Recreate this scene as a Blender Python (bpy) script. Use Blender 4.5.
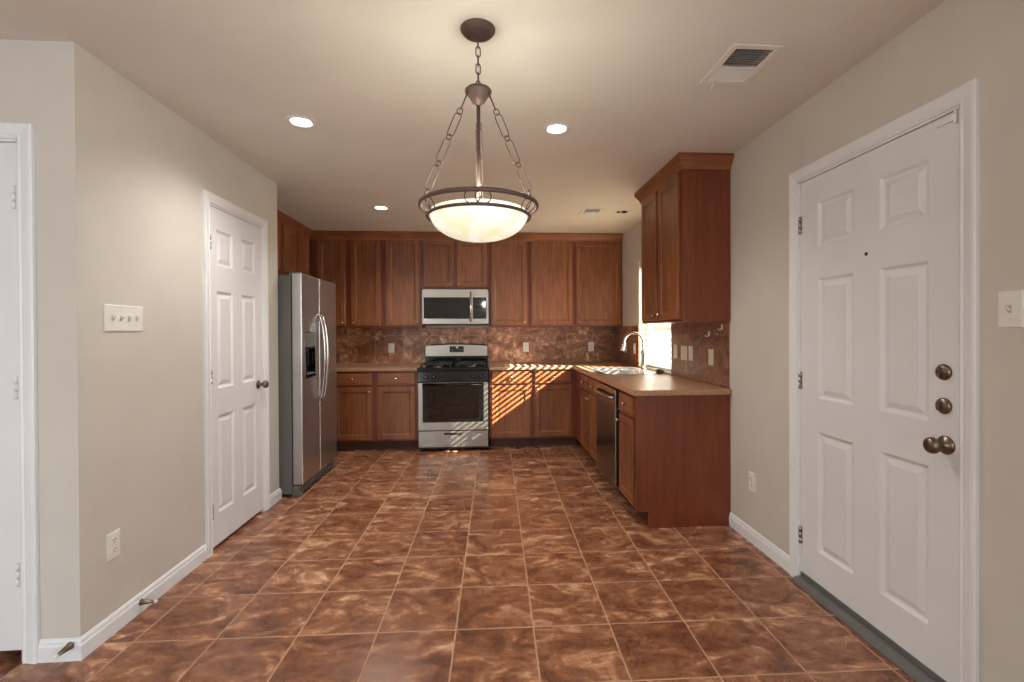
import bpy, bmesh, math, random
from math import cos, sin, pi, radians
from mathutils import Vector, Matrix

random.seed(7)
for o in list(bpy.data.objects):
    bpy.data.objects.remove(o)
scn = bpy.context.scene
COL = scn.collection

# ------------------------------------------------------------------ camera
F, YAW, PITCH, ROLL, CX, CY, CH = 467.12, .069, -.0061, -.0048, 519.73, 334.15, 1.2919
cam = bpy.data.cameras.new('camera')
cam.sensor_width = 36.0
cam.sensor_fit = 'HORIZONTAL'
cam.lens = F / 1024 * 36
cam.shift_x = (512 - CX) / 1024
cam.shift_y = (CY - 341) / 1024
cam.clip_start = .05
camo = bpy.data.objects.new('camera', cam)
COL.objects.link(camo)
fwd = Vector((cos(PITCH) * sin(YAW), cos(PITCH) * cos(YAW), sin(PITCH)))
up0 = Vector((-sin(PITCH) * sin(YAW), -sin(PITCH) * cos(YAW), cos(PITCH)))
rt0 = Vector((cos(YAW), -sin(YAW), 0))
rt = cos(ROLL) * rt0 + sin(ROLL) * up0
up = -sin(ROLL) * rt0 + cos(ROLL) * up0
m = Matrix((rt, up, -fwd)).transposed().to_4x4()
m.translation = Vector((0, 0, CH))
camo.matrix_world = m
scn.camera = camo

# ------------------------------------------------------------------ view + light
vs = scn.view_settings
vs.view_transform = 'Standard'
vs.look = 'None'
vs.exposure = 0.0
vs.gamma = 1.0
vs.use_curve_mapping = False

world = bpy.data.worlds.new('sky')
scn.world = world
world.use_nodes = True
wn = world.node_tree.nodes
wl = world.node_tree.links
for n in list(wn):
    wn.remove(n)
wo = wn.new('ShaderNodeOutputWorld')
bg = wn.new('ShaderNodeBackground')
sky = wn.new('ShaderNodeTexSky')
sky.sky_type = 'NISHITA'
sky.sun_disc = False
sky.sun_elevation = radians(31)
sky.sun_rotation = radians(121)
sky.air_density = 1.2
sky.dust_density = 2.0
wl.new(sky.outputs[0], bg.inputs[0])
bg.inputs[1].default_value = 0.9
wl.new(bg.outputs[0], wo.inputs[0])


def light(name, kind, loc, energy, color, direction=None, **k):
    d = bpy.data.lights.new(name, kind)
    d.energy = energy
    d.color = color
    for a, b in k.items():
        setattr(d, a, b)
    o = bpy.data.objects.new(name, d)
    COL.objects.link(o)
    o.location = loc
    if direction is not None:
        o.rotation_euler = Vector(direction).to_track_quat('-Z', 'Y').to_euler()
    return o


XRW = 1.603
light('sun', 'SUN', (6, -3, 5), 70.0, (1.0, .93, .80), (-1, .50, -.71), angle=radians(.25))
# added area lamps for daylight behind the camera, and a sink window portal
light('rear_fill_lamp', 'AREA', (-2.9, -3.12, 1.35), 54.0, (.88, .94, 1.0), (0, 1, .0),
      shape='RECTANGLE', size=1.8, size_y=1.9)
light('side_fill_lamp', 'AREA', (XRW - .03, -1.7, 1.40), 92.0, (.88, .94, 1.0), (-1, 0, 0),
      shape='RECTANGLE', size=2.0, size_y=1.5)
portal = light('sink_window_portal', 'AREA', (1.735, 4.405, 1.47), 1.0, (1, 1, 1), (-1, 0, 0),
               shape='RECTANGLE', size=.88, size_y=1.10)
portal.data.cycles.is_portal = True

# ------------------------------------------------------------------ helpers


def lin(c):
    return tuple(((v / 255) / 12.92 if v / 255 <= .04045 else ((v / 255 + .055) / 1.055) ** 2.4) for v in c)


def new_mat(name):
    mt = bpy.data.materials.new(name)
    mt.use_nodes = True
    nt = mt.node_tree
    b = nt.nodes['Principled BSDF']
    return mt, nt, b


def N(nt, t, **k):
    n = nt.nodes.new(t)
    for a, v in k.items():
        setattr(n, a, v)
    return n


def coords(nt, scale=(1, 1, 1), rot=(0, 0, 0), loc=(0, 0, 0)):
    tc = N(nt, 'ShaderNodeTexCoord')
    mp = N(nt, 'ShaderNodeMapping')
    mp.inputs['Scale'].default_value = scale
    mp.inputs['Rotation'].default_value = rot
    mp.inputs['Location'].default_value = loc
    nt.links.new(tc.outputs['Object'], mp.inputs['Vector'])
    return mp.outputs[0]


def noise(nt, vec, scale, detail=4, rough=.55, dist=0.0):
    n = N(nt, 'ShaderNodeTexNoise')
    n.inputs['Scale'].default_value = scale
    n.inputs['Detail'].default_value = detail
    n.inputs['Roughness'].default_value = rough
    n.inputs['Distortion'].default_value = dist
    nt.links.new(vec, n.inputs['Vector'])
    return n.outputs[0]


def ramp(nt, fac, stops):
    r = N(nt, 'ShaderNodeValToRGB')
    el = r.color_ramp.elements
    el[0].position, el[0].color = stops[0][0], (*stops[0][1], 1)
    el[1].position, el[1].color = stops[-1][0], (*stops[-1][1], 1)
    for p, c in stops[1:-1]:
        e = el.new(p)
        e.color = (*c, 1)
    nt.links.new(fac, r.inputs[0])
    return r.outputs[0]


def bump(nt, b, h, strength, dist=.01):
    bp = N(nt, 'ShaderNodeBump')
    bp.inputs['Strength'].default_value = strength
    bp.inputs['Distance'].default_value = dist
    nt.links.new(h, bp.inputs['Height'])
    nt.links.new(bp.outputs[0], b.inputs['Normal'])


def paint(name, rgb, rough=.6, texture=.15, scale=90, spec=.4):
    mt, nt, b = new_mat(name)
    v = coords(nt)
    f = noise(nt, v, 3.0, 3)
    c = lin(rgb)
    nt.links.new(ramp(nt, f, [(.3, tuple(x * .97 for x in c)), (.7, tuple(min(1, x * 1.03) for x in c))]), b.inputs['Base Color'])
    b.inputs['Roughness'].default_value = rough
    b.inputs['Specular IOR Level'].default_value = spec
    if texture:
        bump(nt, b, noise(nt, v, scale, 3), texture, .004)
    return mt


def wood(name, dark, light_, rough=.38, horizontal=False):
    mt, nt, b = new_mat(name)
    sc = (2.0, 2.0, 26) if horizontal else (26, 26, 1.6)
    v = coords(nt, sc)
    g = noise(nt, v, 1.6, 6, .6, .6)
    v2 = coords(nt, (1, 1, .35))
    g2 = noise(nt, v2, 3.0, 3, .5)
    mx = N(nt, 'ShaderNodeMath', operation='MULTIPLY_ADD')
    nt.links.new(g, mx.inputs[0])
    mx.inputs[1].default_value = .62
    mm = N(nt, 'ShaderNodeMath', operation='MULTIPLY')
    nt.links.new(g2, mm.inputs[0])
    mm.inputs[1].default_value = .38
    nt.links.new(mm.outputs[0], mx.inputs[2])
    nt.links.new(ramp(nt, mx.outputs[0], [(.36, lin(dark)), (.50, tuple((a + c) / 2 for a, c in zip(lin(dark), lin(light_)))), (.64, lin(light_))]), b.inputs['Base Color'])
    b.inputs['Roughness'].default_value = rough
    b.inputs['Coat Weight'].default_value = .15
    b.inputs['Coat Roughness'].default_value = .25
    bump(nt, b, g, .08, .002)
    return mt


def metal(name, rgb, rough, brushed=None, metallic=1.0):
    mt, nt, b = new_mat(name)
    b.inputs['Metallic'].default_value = metallic
    b.inputs['Roughness'].default_value = rough
    c = lin(rgb)
    v = coords(nt, brushed or (4, 4, 4))
    f = noise(nt, v, 6.0, 3)
    nt.links.new(ramp(nt, f, [(.3, tuple(x * .93 for x in c)), (.7, tuple(min(1, x * 1.05) for x in c))]), b.inputs['Base Color'])
    if brushed:
        bump(nt, b, f, .05, .001)
    return mt


def plain(name, rgb, rough=.5, spec=.5):
    mt, nt, b = new_mat(name)
    v = coords(nt)
    f = noise(nt, v, 12, 2)
    c = lin(rgb)
    nt.links.new(ramp(nt, f, [(.3, tuple(x * .96 for x in c)), (.7, c)]), b.inputs['Base Color'])
    b.inputs['Roughness'].default_value = rough
    b.inputs['Specular IOR Level'].default_value = spec
    return mt


def tile(name, plane, pitch, origin, rot, grout, cols, jw, rough, offset=1.0, mscale=5.0):
    """stone-look tile: plane gives which two object axes carry the grid"""
    mt, nt, b = new_mat(name)
    L = nt.links
    tc = N(nt, 'ShaderNodeTexCoord')
    sp = N(nt, 'ShaderNodeSeparateXYZ')
    L.new(tc.outputs['Object'], sp.inputs[0])

    def math_(op, a, b_=None, c_=None):
        n = N(nt, 'ShaderNodeMath', operation=op)
        for i, q in enumerate((a, b_, c_)):
            if q is None:
                continue
            if isinstance(q, (int, float)):
                n.inputs[i].default_value = q
            else:
                L.new(q, n.inputs[i])
        return n.outputs[0]
    A = math_('SUBTRACT', sp.outputs[plane[0]], origin[0])
    B = math_('SUBTRACT', sp.outputs[plane[1]], origin[1])
    cr, sr = cos(rot), sin(rot)
    u = math_('DIVIDE', math_('ADD', math_('MULTIPLY', A, cr), math_('MULTIPLY', B, sr)), pitch[0])
    v = math_('DIVIDE', math_('SUBTRACT', math_('MULTIPLY', B, cr), math_('MULTIPLY', A, sr)), pitch[1])
    masks = []
    for q, p in ((u, pitch[0]), (v, pitch[1])):
        fr = math_('ABSOLUTE', math_('SUBTRACT', math_('FRACT', math_('ADD', q, .5)), .5))
        masks.append(math_('MULTIPLY', fr, p))
    d = math_('MINIMUM', masks[0], masks[1])
    mr = N(nt, 'ShaderNodeMapRange', interpolation_type='SMOOTHSTEP')
    L.new(d, mr.inputs[0])
    mr.inputs[1].default_value = jw * .5
    mr.inputs[2].default_value = jw * 1.1
    fac = mr.outputs[0]
    cb = N(nt, 'ShaderNodeCombineXYZ')
    L.new(math_('FLOOR', u), cb.inputs[0])
    L.new(math_('FLOOR', v), cb.inputs[1])
    wnz = N(nt, 'ShaderNodeTexWhiteNoise', noise_dimensions='3D')
    L.new(cb.outputs[0], wnz.inputs[0])
    vm = N(nt, 'ShaderNodeVectorMath', operation='SCALE')
    L.new(wnz.outputs['Color'], vm.inputs[0])
    vm.inputs['Scale'].default_value = 7.0
    va = N(nt, 'ShaderNodeVectorMath', operation='ADD')
    L.new(tc.outputs['Object'], va.inputs[0])
    L.new(vm.outputs[0], va.inputs[1])
    mp = N(nt, 'ShaderNodeMapping')
    mp.inputs['Rotation'].default_value = (0, 0, .55)
    mp.inputs['Scale'].default_value = (1, 1.7, 1) if plane == (0, 1) else (1, 1, 1.2)
    L.new(va.outputs[0], mp.inputs[0])
    n1 = noise(nt, mp.outputs[0], mscale, 6, .58, 1.3)
    n2 = noise(nt, mp.outputs[0], mscale * 2.4, 8, .68, 2.0)
    mixv = math_('ADD', math_('MULTIPLY', n1, .62), math_('MULTIPLY', n2, .38))
    tv = math_('MULTIPLY_ADD', wnz.outputs['Value'], .05, -.025)
    col = ramp(nt, math_('ADD', mixv, tv), cols)
    mx = N(nt, 'ShaderNodeMix', data_type='RGBA')
    L.new(fac, mx.inputs[0])
    mx.inputs[6].default_value = (*grout, 1)
    L.new(col, mx.inputs[7])
    L.new(mx.outputs[2], b.inputs['Base Color'])
    rr = N(nt, 'ShaderNodeMapRange')
    L.new(math_('MULTIPLY', fac, math_('ADD', n2, .5)), rr.inputs[0])
    rr.inputs[3].default_value = .8
    rr.inputs[4].default_value = rough
    L.new(rr.outputs[0], b.inputs['Roughness'])
    h = math_('ADD', math_('MULTIPLY', fac, .6), math_('MULTIPLY', n2, .5))
    bump(nt, b, h, .35, .003)
    return mt


def emit(name, rgb, strength, base=(230, 230, 220)):
    mt, nt, b = new_mat(name)
    b.inputs['Base Color'].default_value = (*lin(base), 1)
    b.inputs['Emission Color'].default_value = (*rgb, 1)
    b.inputs['Emission Strength'].default_value = strength
    b.inputs['Roughness'].default_value = .3
    return mt


def pane_mat(name, tint, gloss, rough=.02):
    mt = bpy.data.materials.new(name)
    mt.use_nodes = True
    nt = mt.node_tree
    for n in list(nt.nodes):
        nt.nodes.remove(n)
    o = N(nt, 'ShaderNodeOutputMaterial')
    t = N(nt, 'ShaderNodeBsdfTransparent')
    t.inputs[0].default_value = (*tint, 1)
    g = N(nt, 'ShaderNodeBsdfGlossy')
    g.inputs['Roughness'].default_value = rough
    mx = N(nt, 'ShaderNodeMixShader')
    lw = N(nt, 'ShaderNodeLayerWeight')
    lw.inputs[0].default_value = .5
    pw = N(nt, 'ShaderNodeMath', operation='POWER')
    nt.links.new(lw.outputs['Facing'], pw.inputs[0])
    pw.inputs[1].default_value = 5.0
    fr = N(nt, 'ShaderNodeMath', operation='MULTIPLY_ADD')
    nt.links.new(pw.outputs[0], fr.inputs[0])
    fr.inputs[1].default_value = 1 - gloss
    fr.inputs[2].default_value = gloss
    nt.links.new(fr.outputs[0], mx.inputs[0])
    nt.links.new(t.outputs[0], mx.inputs[1])
    nt.links.new(g.outputs[0], mx.inputs[2])
    nt.links.new(mx.outputs[0], o.inputs[0])
    return mt


M = {}
M['wall'] = paint('greige_wall_paint', (204, 199, 189), .65, .12, 120)
M['ceil'] = paint('ceiling_paint', (222, 217, 208), .8, .25, 60)
M['white'] = paint('white_trim_paint', (230, 232, 233), .35, .0)
M['door'] = paint('white_door_paint', (226, 227, 227), .38, .05, 40)
M['floor'] = tile('brown_marbled_floor_tile', (0, 1), (.3357, .3357), (.1928, 2.0251), -.0159, lin((186, 146, 116)),
                  [(.36, lin((98, 60, 42))), (.45, lin((128, 81, 57))), (.53, lin((154, 104, 75))), (.585, lin((190, 140, 106))), (.65, lin((226, 186, 150)))],
                  .0042, .26, mscale=4.6)
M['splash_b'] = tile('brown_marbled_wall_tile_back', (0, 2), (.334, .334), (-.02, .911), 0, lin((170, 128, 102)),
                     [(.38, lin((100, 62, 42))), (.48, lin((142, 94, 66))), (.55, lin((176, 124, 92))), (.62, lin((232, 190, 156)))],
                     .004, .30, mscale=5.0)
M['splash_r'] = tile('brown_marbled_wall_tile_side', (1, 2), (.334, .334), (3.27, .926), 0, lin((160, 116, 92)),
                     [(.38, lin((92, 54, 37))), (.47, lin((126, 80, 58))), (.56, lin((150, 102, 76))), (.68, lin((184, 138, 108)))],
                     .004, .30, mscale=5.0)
M['wood'] = wood('cherry_stained_wood', (102, 56, 29), (152, 92, 52))
M['woodh'] = wood('cherry_stained_wood_level', (102, 56, 29), (152, 92, 52), horizontal=True)
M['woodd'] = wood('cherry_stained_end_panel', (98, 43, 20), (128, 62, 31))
M['sinksteel'] = metal('polished_sink_steel', (206, 206, 204), .22, metallic=.8)
M['toe'] = plain('dark_toe_kick_wood', (74, 40, 26), .6)
mt, nt, b = new_mat('tan_laminate')
v = coords(nt)
nt.links.new(ramp(nt, noise(nt, v, 160, 5, .7), [(.35, lin((134, 96, 70))), (.5, lin((168, 126, 96))), (.68, lin((196, 158, 128)))]), b.inputs['Base Color'])
b.inputs['Roughness'].default_value = .34
M['lam'] = mt
M['steel'] = metal('brushed_stainless_level', (170, 166, 158), .30, (1, 1, 60), metallic=.93)
M['steel_reflection'] = metal('reflection_toned_stainless', (128, 122, 116), .24, (60, 60, 1))  # steel toned darker, a brown reflection put into its colour
M['steelv'] = metal('brushed_stainless_fridge', (200, 200, 200), .33, (60, 60, 1))
M['chrome'] = metal('polished_nickel', (210, 208, 204), .14)
M['nickel'] = metal('satin_nickel_knob', (205, 198, 188), .25)
M['pewter'] = metal('antique_pewter', (128, 116, 102), .30)
M['bronze'] = metal('brown_bronze_fixture', (98, 80, 74), .5, metallic=.35)
M['fridge_side'] = paint('grey_enamel', (104, 103, 101), .45, .15, 200)
M['black'] = plain('black_enamel', (7, 7, 8), .12)
M['blackm'] = plain('matte_black_iron', (22, 22, 22), .5)
M['bglass'] = plain('black_glass', (10, 10, 11), .05, .7)
M['display'] = plain('dark_display', (28, 30, 36), .15)
M['ovenglass'] = pane_mat('smoked_oven_glass', (.60, .58, .56), .06)
M['pane'] = pane_mat('clear_pane', (.97, .98, .98), .03)
M['plate'] = plain('white_plastic', (232, 230, 224), .35)
M['plate_t'] = plain('almond_plastic', (238, 226, 208), .35)
M['plate_d'] = plain('grey_white_plastic', (196, 192, 186), .4)
M['slot'] = plain('dark_slot', (60, 56, 52), .6)
mt, nt, b = new_mat('white_blind_slat')
b.inputs['Base Color'].default_value = (*lin((214, 200, 176)), 1)
b.inputs['Roughness'].default_value = .45
tl = N(nt, 'ShaderNodeBsdfTranslucent')
tl.inputs[0].default_value = (.85, .78, .66, 1)
ms = N(nt, 'ShaderNodeMixShader')
ms.inputs[0].default_value = .10
nt.links.new(b.outputs[0], ms.inputs[1])
nt.links.new(tl.outputs[0], ms.inputs[2])
nt.links.new(ms.outputs[0], nt.nodes['Material Output'].inputs[0])
M['blind'] = mt
M['rubber'] = plain('black_rubber', (20, 20, 20), .45)
M['thresh'] = metal('grey_threshold_metal', (122, 122, 120), .5, metallic=.5)
M['can_on'] = emit('lit_bulb', (1, .96, .88), 14.0)
M['can_off'] = plain('dark_lamp_recess', (58, 54, 50), .6)
M['vent'] = plain('white_vent_enamel', (226, 224, 218), .4)
M['ductd'] = plain('dark_duct', (70, 72, 74), .7)
M['yard'] = paint('pale_concrete_yard', (200, 196, 186), .9, .3, 20)
# alabaster bowl glass: lit from inside, cloudy swirls
mt, nt, b = new_mat('alabaster_glass')
v = coords(nt)
f = noise(nt, v, 5.5, 4, .5, 1.2)
ec = ramp(nt, f, [(.35, (.78, .74, .44)), (.48, (.93, .90, .68)), (.60, (1, .99, .90))])
nt.links.new(ec, b.inputs['Emission Color'])
b.inputs['Emission Strength'].default_value = .85
b.inputs['Base Color'].default_value = (*lin((225, 218, 190)), 1)
b.inputs['Roughness'].default_value = .25
b.inputs['Coat Weight'].default_value = .3
M['bowl'] = mt


class MB:
    """collects shapes in world coordinates and links them as one mesh object"""

    def __init__(s):
        s.bm = bmesh.new()
        s.smooth = False

    def face(s, vs_, smooth=False):
        try:
            f_ = s.bm.faces.new(vs_)
            f_.smooth = smooth
            return f_
        except ValueError:
            return None

    def box(s, a, b_):
        x0, x1 = sorted((a[0], b_[0]))
        y0, y1 = sorted((a[1], b_[1]))
        z0, z1 = sorted((a[2], b_[2]))
        V = [s.bm.verts.new(p) for p in ((x0, y0, z0), (x1, y0, z0), (x1, y1, z0), (x0, y1, z0), (x0, y0, z1), (x1, y0, z1), (x1, y1, z1), (x0, y1, z1))]
        for q in ((0, 3, 2, 1), (4, 5, 6, 7), (0, 1, 5, 4), (1, 2, 6, 5), (2, 3, 7, 6), (3, 0, 4, 7)):
            s.face([V[i] for i in q])
        return s

    def loops(s, L, cap0=True, cap1=True, smooth=False, closed=False):
        R = [[s.bm.verts.new(p) for p in l] for l in L]
        n = len(R[0])
        pairs = list(zip(R[:-1], R[1:]))
        if closed:
            pairs.append((R[-1], R[0]))
        for A, B in pairs:
            for i in range(n):
                s.face([A[i], A[(i + 1) % n], B[(i + 1) % n], B[i]], smooth)
        if not closed:
            if cap0:
                s.face(R[0][::-1])
            if cap1:
                s.face(R[-1])
        return s

    def lathe(s, o, axis, prof, n=24, smooth=True, cap0=True, cap1=True):
        o = Vector(o)
        ax = Vector(axis).normalized()
        t = Vector((1, 0, 0)) if abs(ax.x) < .9 else Vector((0, 1, 0))
        e1 = ax.cross(t).normalized()
        e2 = ax.cross(e1)
        L = []
        for r, h in prof:
            r = max(r, 1e-4)
            L.append([o + ax * h + e1 * (r * cos(2 * pi * i / n)) + e2 * (r * sin(2 * pi * i / n)) for i in range(n)])
        return s.loops(L, cap0, cap1, smooth)

    def tube(s, pts, r, n=8, closed=False):
        P = [Vector(p) for p in pts]
        k = len(P)
        rad = r if isinstance(r, (list, tuple)) else [r] * k
        L = []
        nrm = None
        for i in range(k):
            if closed:
                t = (P[(i + 1) % k] - P[i - 1]).normalized()
            else:
                t = (P[min(i + 1, k - 1)] - P[max(i - 1, 0)]).normalized()
            if nrm is None:
                a = Vector((0, 0, 1)) if abs(t.z) < .9 else Vector((1, 0, 0))
                nrm = (a - t * a.dot(t)).normalized()
            else:
                nrm = (nrm - t * nrm.dot(t)).normalized()
            bn = t.cross(nrm)
            L.append([P[i] + (nrm * cos(2 * pi * j / n) + bn * sin(2 * pi * j / n)) * rad[i] for j in range(n)])
        return s.loops(L, True, True, True, closed)

    def cells(s, ax, us, vs_, inside, w0, w1):
        """slab of grid cells: ax=(u axis, v axis, w axis)"""
        def P(u, v, w):
            q = [0, 0, 0]
            q[ax[0]], q[ax[1]], q[ax[2]] = u, v, w
            return tuple(q)
        cache = {}

        def V(i, j, k):
            if (i, j, k) not in cache:
                cache[(i, j, k)] = s.bm.verts.new(P(us[i], vs_[j], (w0, w1)[k]))
            return cache[(i, j, k)]
        nu, nv = len(us) - 1, len(vs_) - 1
        ins = [[inside((us[i] + us[i + 1]) / 2, (vs_[j] + vs_[j + 1]) / 2) for j in range(nv)] for i in range(nu)]
        for i in range(nu):
            for j in range(nv):
                if not ins[i][j]:
                    continue
                s.face([V(i, j, 0), V(i, j + 1, 0), V(i + 1, j + 1, 0), V(i + 1, j, 0)])
                s.face([V(i, j, 1), V(i + 1, j, 1), V(i + 1, j + 1, 1), V(i, j + 1, 1)])
                if i == 0 or not ins[i - 1][j]:
                    s.face([V(i, j, 0), V(i, j, 1), V(i, j + 1, 1), V(i, j + 1, 0)])
                if i == nu - 1 or not ins[i + 1][j]:
                    s.face([V(i + 1, j, 0), V(i + 1, j + 1, 0), V(i + 1, j + 1, 1), V(i + 1, j, 1)])
                if j == 0 or not ins[i][j - 1]:
                    s.face([V(i, j, 0), V(i + 1, j, 0), V(i + 1, j, 1), V(i, j, 1)])
                if j == nv - 1 or not ins[i][j + 1]:
                    s.face([V(i, j + 1, 0), V(i, j + 1, 1), V(i + 1, j + 1, 1), V(i + 1, j + 1, 0)])
        return s

    def sweep(s, path, prof, side=1):
        """profile [(out, z)] along an XY polyline with mitred corners"""
        P = [Vector((p[0], p[1])) for p in path]
        L = []
        for i in range(len(P)):
            d0 = (P[i] - P[i - 1]).normalized() if i else None
            d1 = (P[i + 1] - P[i]).normalized() if i < len(P) - 1 else None
            nn = []
            for d in (d0, d1):
                if d is not None:
                    nn.append(Vector((d.y, -d.x)) * side)
            if len(nn) == 2:
                bi = (nn[0] + nn[1]).normalized()
                off = bi / max(.2, bi.dot(nn[0]))
            else:
                off = nn[0]
            L.append([(P[i].x + off.x * a, P[i].y + off.y * a, z) for a, z in prof])
        return s.loops(L)

    def build(s, name, mat, parent=None, bevel=0, origin=None):
        bmesh.ops.recalc_face_normals(s.bm, faces=s.bm.faces)
        off = Vector((0, 0, 0))
        if parent is not None:
            q = parent
            while q is not None:
                off += q.location
                q = q.parent
        loc = Vector((0, 0, 0))
        if origin is not None:
            loc = Vector(origin) - off
            off = Vector(origin)
        for v_ in s.bm.verts:
            v_.co -= off
        me = bpy.data.meshes.new(name)
        s.bm.to_mesh(me)
        s.bm.free()
        me.materials.append(mat)
        o = bpy.data.objects.new(name, me)
        COL.objects.link(o)
        o.location = loc
        if parent is not None:
            o.parent = parent
        if bevel:
            md = o.modifiers.new('bevel', 'BEVEL')
            md.width = bevel
            md.segments = 2
            md.limit_method = 'ANGLE'
            md.angle_limit = radians(40)
        return o


def tag(o, label, cat=None, group=None):
    o['label'] = label
    if cat:
        o['category'] = cat
    if group:
        o['group'] = group
    return o


def struct(o, label=None):
    o['kind'] = 'structure'
    if label:
        o['label'] = label
    return o


def thing(name, loc, label=None, cat=None, group=None):
    o = bpy.data.objects.new(name, None)
    o.empty_display_size = .1
    COL.objects.link(o)
    o.location = loc
    if label:
        tag(o, label, cat, group)
    return o


def copy_tree(o, parent=None):
    c = o.copy()
    COL.objects.link(c)
    if parent is not None:
        c.parent = parent
    for ch in list(o.children):
        copy_tree(ch, c)
    return c


class Fr:
    """vertical work plane: u along the wall, z up, w out of it"""

    def __init__(s, o, u, w):
        s.o, s.u, s.w = Vector((o[0], o[1], 0)), Vector((u[0], u[1], 0)), Vector((w[0], w[1], 0))

    def p(s, u, z, w=0):
        return s.o + s.u * u + s.w * w + Vector((0, 0, z))

    def box(s, mb, u0, u1, z0, z1, w0, w1):
        mb.box(s.p(u0, z0, w0), s.p(u1, z1, w1))

    def rect(s, u0, u1, z0, z1, w):
        return [s.p(u0, z0, w), s.p(u1, z0, w), s.p(u1, z1, w), s.p(u0, z1, w)]

    def nest(s, mb, u0, u1, z0, z1, steps, cap0=True, cap1=True):
        mb.loops([s.rect(u0 + i, u1 - i, z0 + i, z1 - i, w) for i, w in steps], cap0, cap1)


BACK = Fr((0, 5.155), (1, 0), (0, -1))      # faces of the back run, u = world X
SIDE = Fr((.975, 0), (0, 1), (-1, 0))       # faces of the sink run, u = world Y
SIDEU = Fr((1.285, 0), (0, 1), (-1, 0))     # upper cabinet on the window wall
BACKU = Fr((0, 5.46), (1, 0), (0, -1))
LEFTU = Fr((-2.0, 0), (0, 1), (1, 0))
RW = Fr((1.603, 0), (0, 1), (-1, 0))        # right wall
LW = Fr((-1.618, 0), (0, 1), (1, 0))        # left wall
HW = Fr((0, 1.963), (1, 0), (0, -1))        # hall wall facing the camera
BW = Fr((0, 5.78), (1, 0), (0, -1))

H = 2.44
# ------------------------------------------------------------------ the room
XR, XL, YB, YREAR, XH, XK = 1.603, -1.618, 5.78, -3.2, -4.2, -2.32
fl = MB().box((XH - .1, YREAR - .1, -.06), (XR + .12, YB + .12, 0)).build('floor', M['floor'])
struct(fl, 'brown marbled square floor tiles')

cans = [(-1.009, 2.635, True, 'lit round recessed ceiling light nearest the pantry door'),
        (.398, 2.640, True, 'lit round recessed ceiling light just right of the pendant'),
        (-.977, 4.411, True, 'small lit recessed ceiling light farthest back, above the fridge side'),
        (1.305, 4.44, False, 'unlit dark recessed ceiling light over the sink by the window wall')]
xs = sorted([XH - .1, XR + .12, .985 + .03, 1.205 - .03, .90 + .03, 1.10 - .03] + [c[0] - .052 for c in cans] + [c[0] + .052 for c in cans])
ys = sorted([YREAR - .1, YB + .12, 1.808 + .03, 2.108 - .03, 4.31 + .03, 4.575 - .03] + [c[1] - .052 for c in cans] + [c[1] + .052 for c in cans])


def ceil_in(x, y):
    for c in cans:
        if abs(x - c[0]) < .05 and abs(y - c[1]) < .05:
            return False
    if 1.015 < x < 1.175 and 1.838 < y < 2.078:
        return False
    if .93 < x < 1.07 and 4.34 < y < 4.545:
        return False
    return True


cl = MB().cells((0, 1, 2), xs, ys, ceil_in, H, H + .03)
cl.box((XH - .1, YREAR - .1, H + .16), (XR + .12, YB + .12, H + .2))
struct(cl.build('ceiling', M['ceil']), 'beige textured ceiling')

# right wall with sink window and entry door openings
D0, D1 = 1.475, 2.303      # entry door opening
W0, W1, WZ0, WZ1 = 3.965, 4.845, .907, 2.03
mb = MB().cells((1, 2, 0), [YREAR, -2.75, -.65, D0, D1, W0, W1, YB + .12], [0, .6, WZ0, WZ1, 2.052, 2.15, H],
                lambda y, z: not ((D0 < y < D1 and z < 2.052) or (W0 < y < W1 and WZ0 < z < WZ1) or (-2.75 < y < -.65 and .6 < z < 2.15)), XR, XR + .12)
struct(mb.build('wall_right', M['wall']))
struct(MB().box((XK - .1, YB, 0), (XR, YB + .12, H)).build('wall_back', M['wall']))
struct(MB().box((XK - .12, 3.739, 0), (XK, YB, H)).build('wall_kitchen_left', M['wall']))
P0, P1 = 2.842, 3.488      # pantry door opening
mb = MB().cells((1, 2, 0), [1.963, P0, P1, 3.739], [0, 2.052, H], lambda y, z: not (P0 < y < P1 and z < 2.052), XL - .115, XL)
mb.box((XK, 3.624, 0), (XL - .115, 3.739, H))
struct(mb.build('wall_left', M['wall']))
HD0, HD1 = -2.65, -1.825   # hall door opening
mb = MB().cells((0, 2, 1), [XH, HD0, HD1, XL - .115], [0, 2.052, H], lambda x, z: not (HD0 < x < HD1 and z < 2.052), 1.963, 2.08)
struct(mb.build('wall_hall', M['wall']))
struct(MB().box((XH - .1, YREAR, 0), (XH, 1.963, H)).build('wall_hall_left', M['wall']))
mb = MB().cells((0, 2, 1), [XH, -3.85, -1.95, XR], [0, .3, 2.35, H], lambda x, z: not (-3.85 < x < -1.95 and .3 < z < 2.35), YREAR - .1, YREAR)
struct(mb.build('wall_rear', M['wall']))
# dark closet backs so the door gaps do not leak
mb = MB().box((-2.3, 2.1, 0), (-2.28, 3.6, H))
struct(mb.build('wall_pantry_back', M['wall']))

# unseen windows added behind the camera to light the room
def big_window(name, fr, u0, u1, z0, z1, label):
    r = thing(name, fr.p((u0 + u1) / 2, z0, 0))
    struct(r, label)
    mb = MB()
    um = (u0 + u1) / 2
    for a, b_ in ((u0, u0 + .06), (um - .03, um + .03), (u1 - .06, u1)):
        fr.box(mb, a, b_, z0, z1, -.07, -.035)
    fr.box(mb, u0, u1, z0, z0 + .06, -.071, -.034)
    fr.box(mb, u0, u1, z1 - .06, z1, -.071, -.034)
    mb.build('window_frame', M['white'], r)
    mb = MB()
    fr.box(mb, u0, u1, z0, z1, -.055, -.050)
    mb.build('pane', M['pane'], r)


big_window('window_added_rear', Fr((0, YREAR), (1, 0), (0, 1)), -3.85, -1.95, .3, 2.35, 'added unseen window behind the camera')
big_window('window_added_side', RW, -2.75, -.65, .6, 2.15, 'added unseen side window behind the camera')

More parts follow.
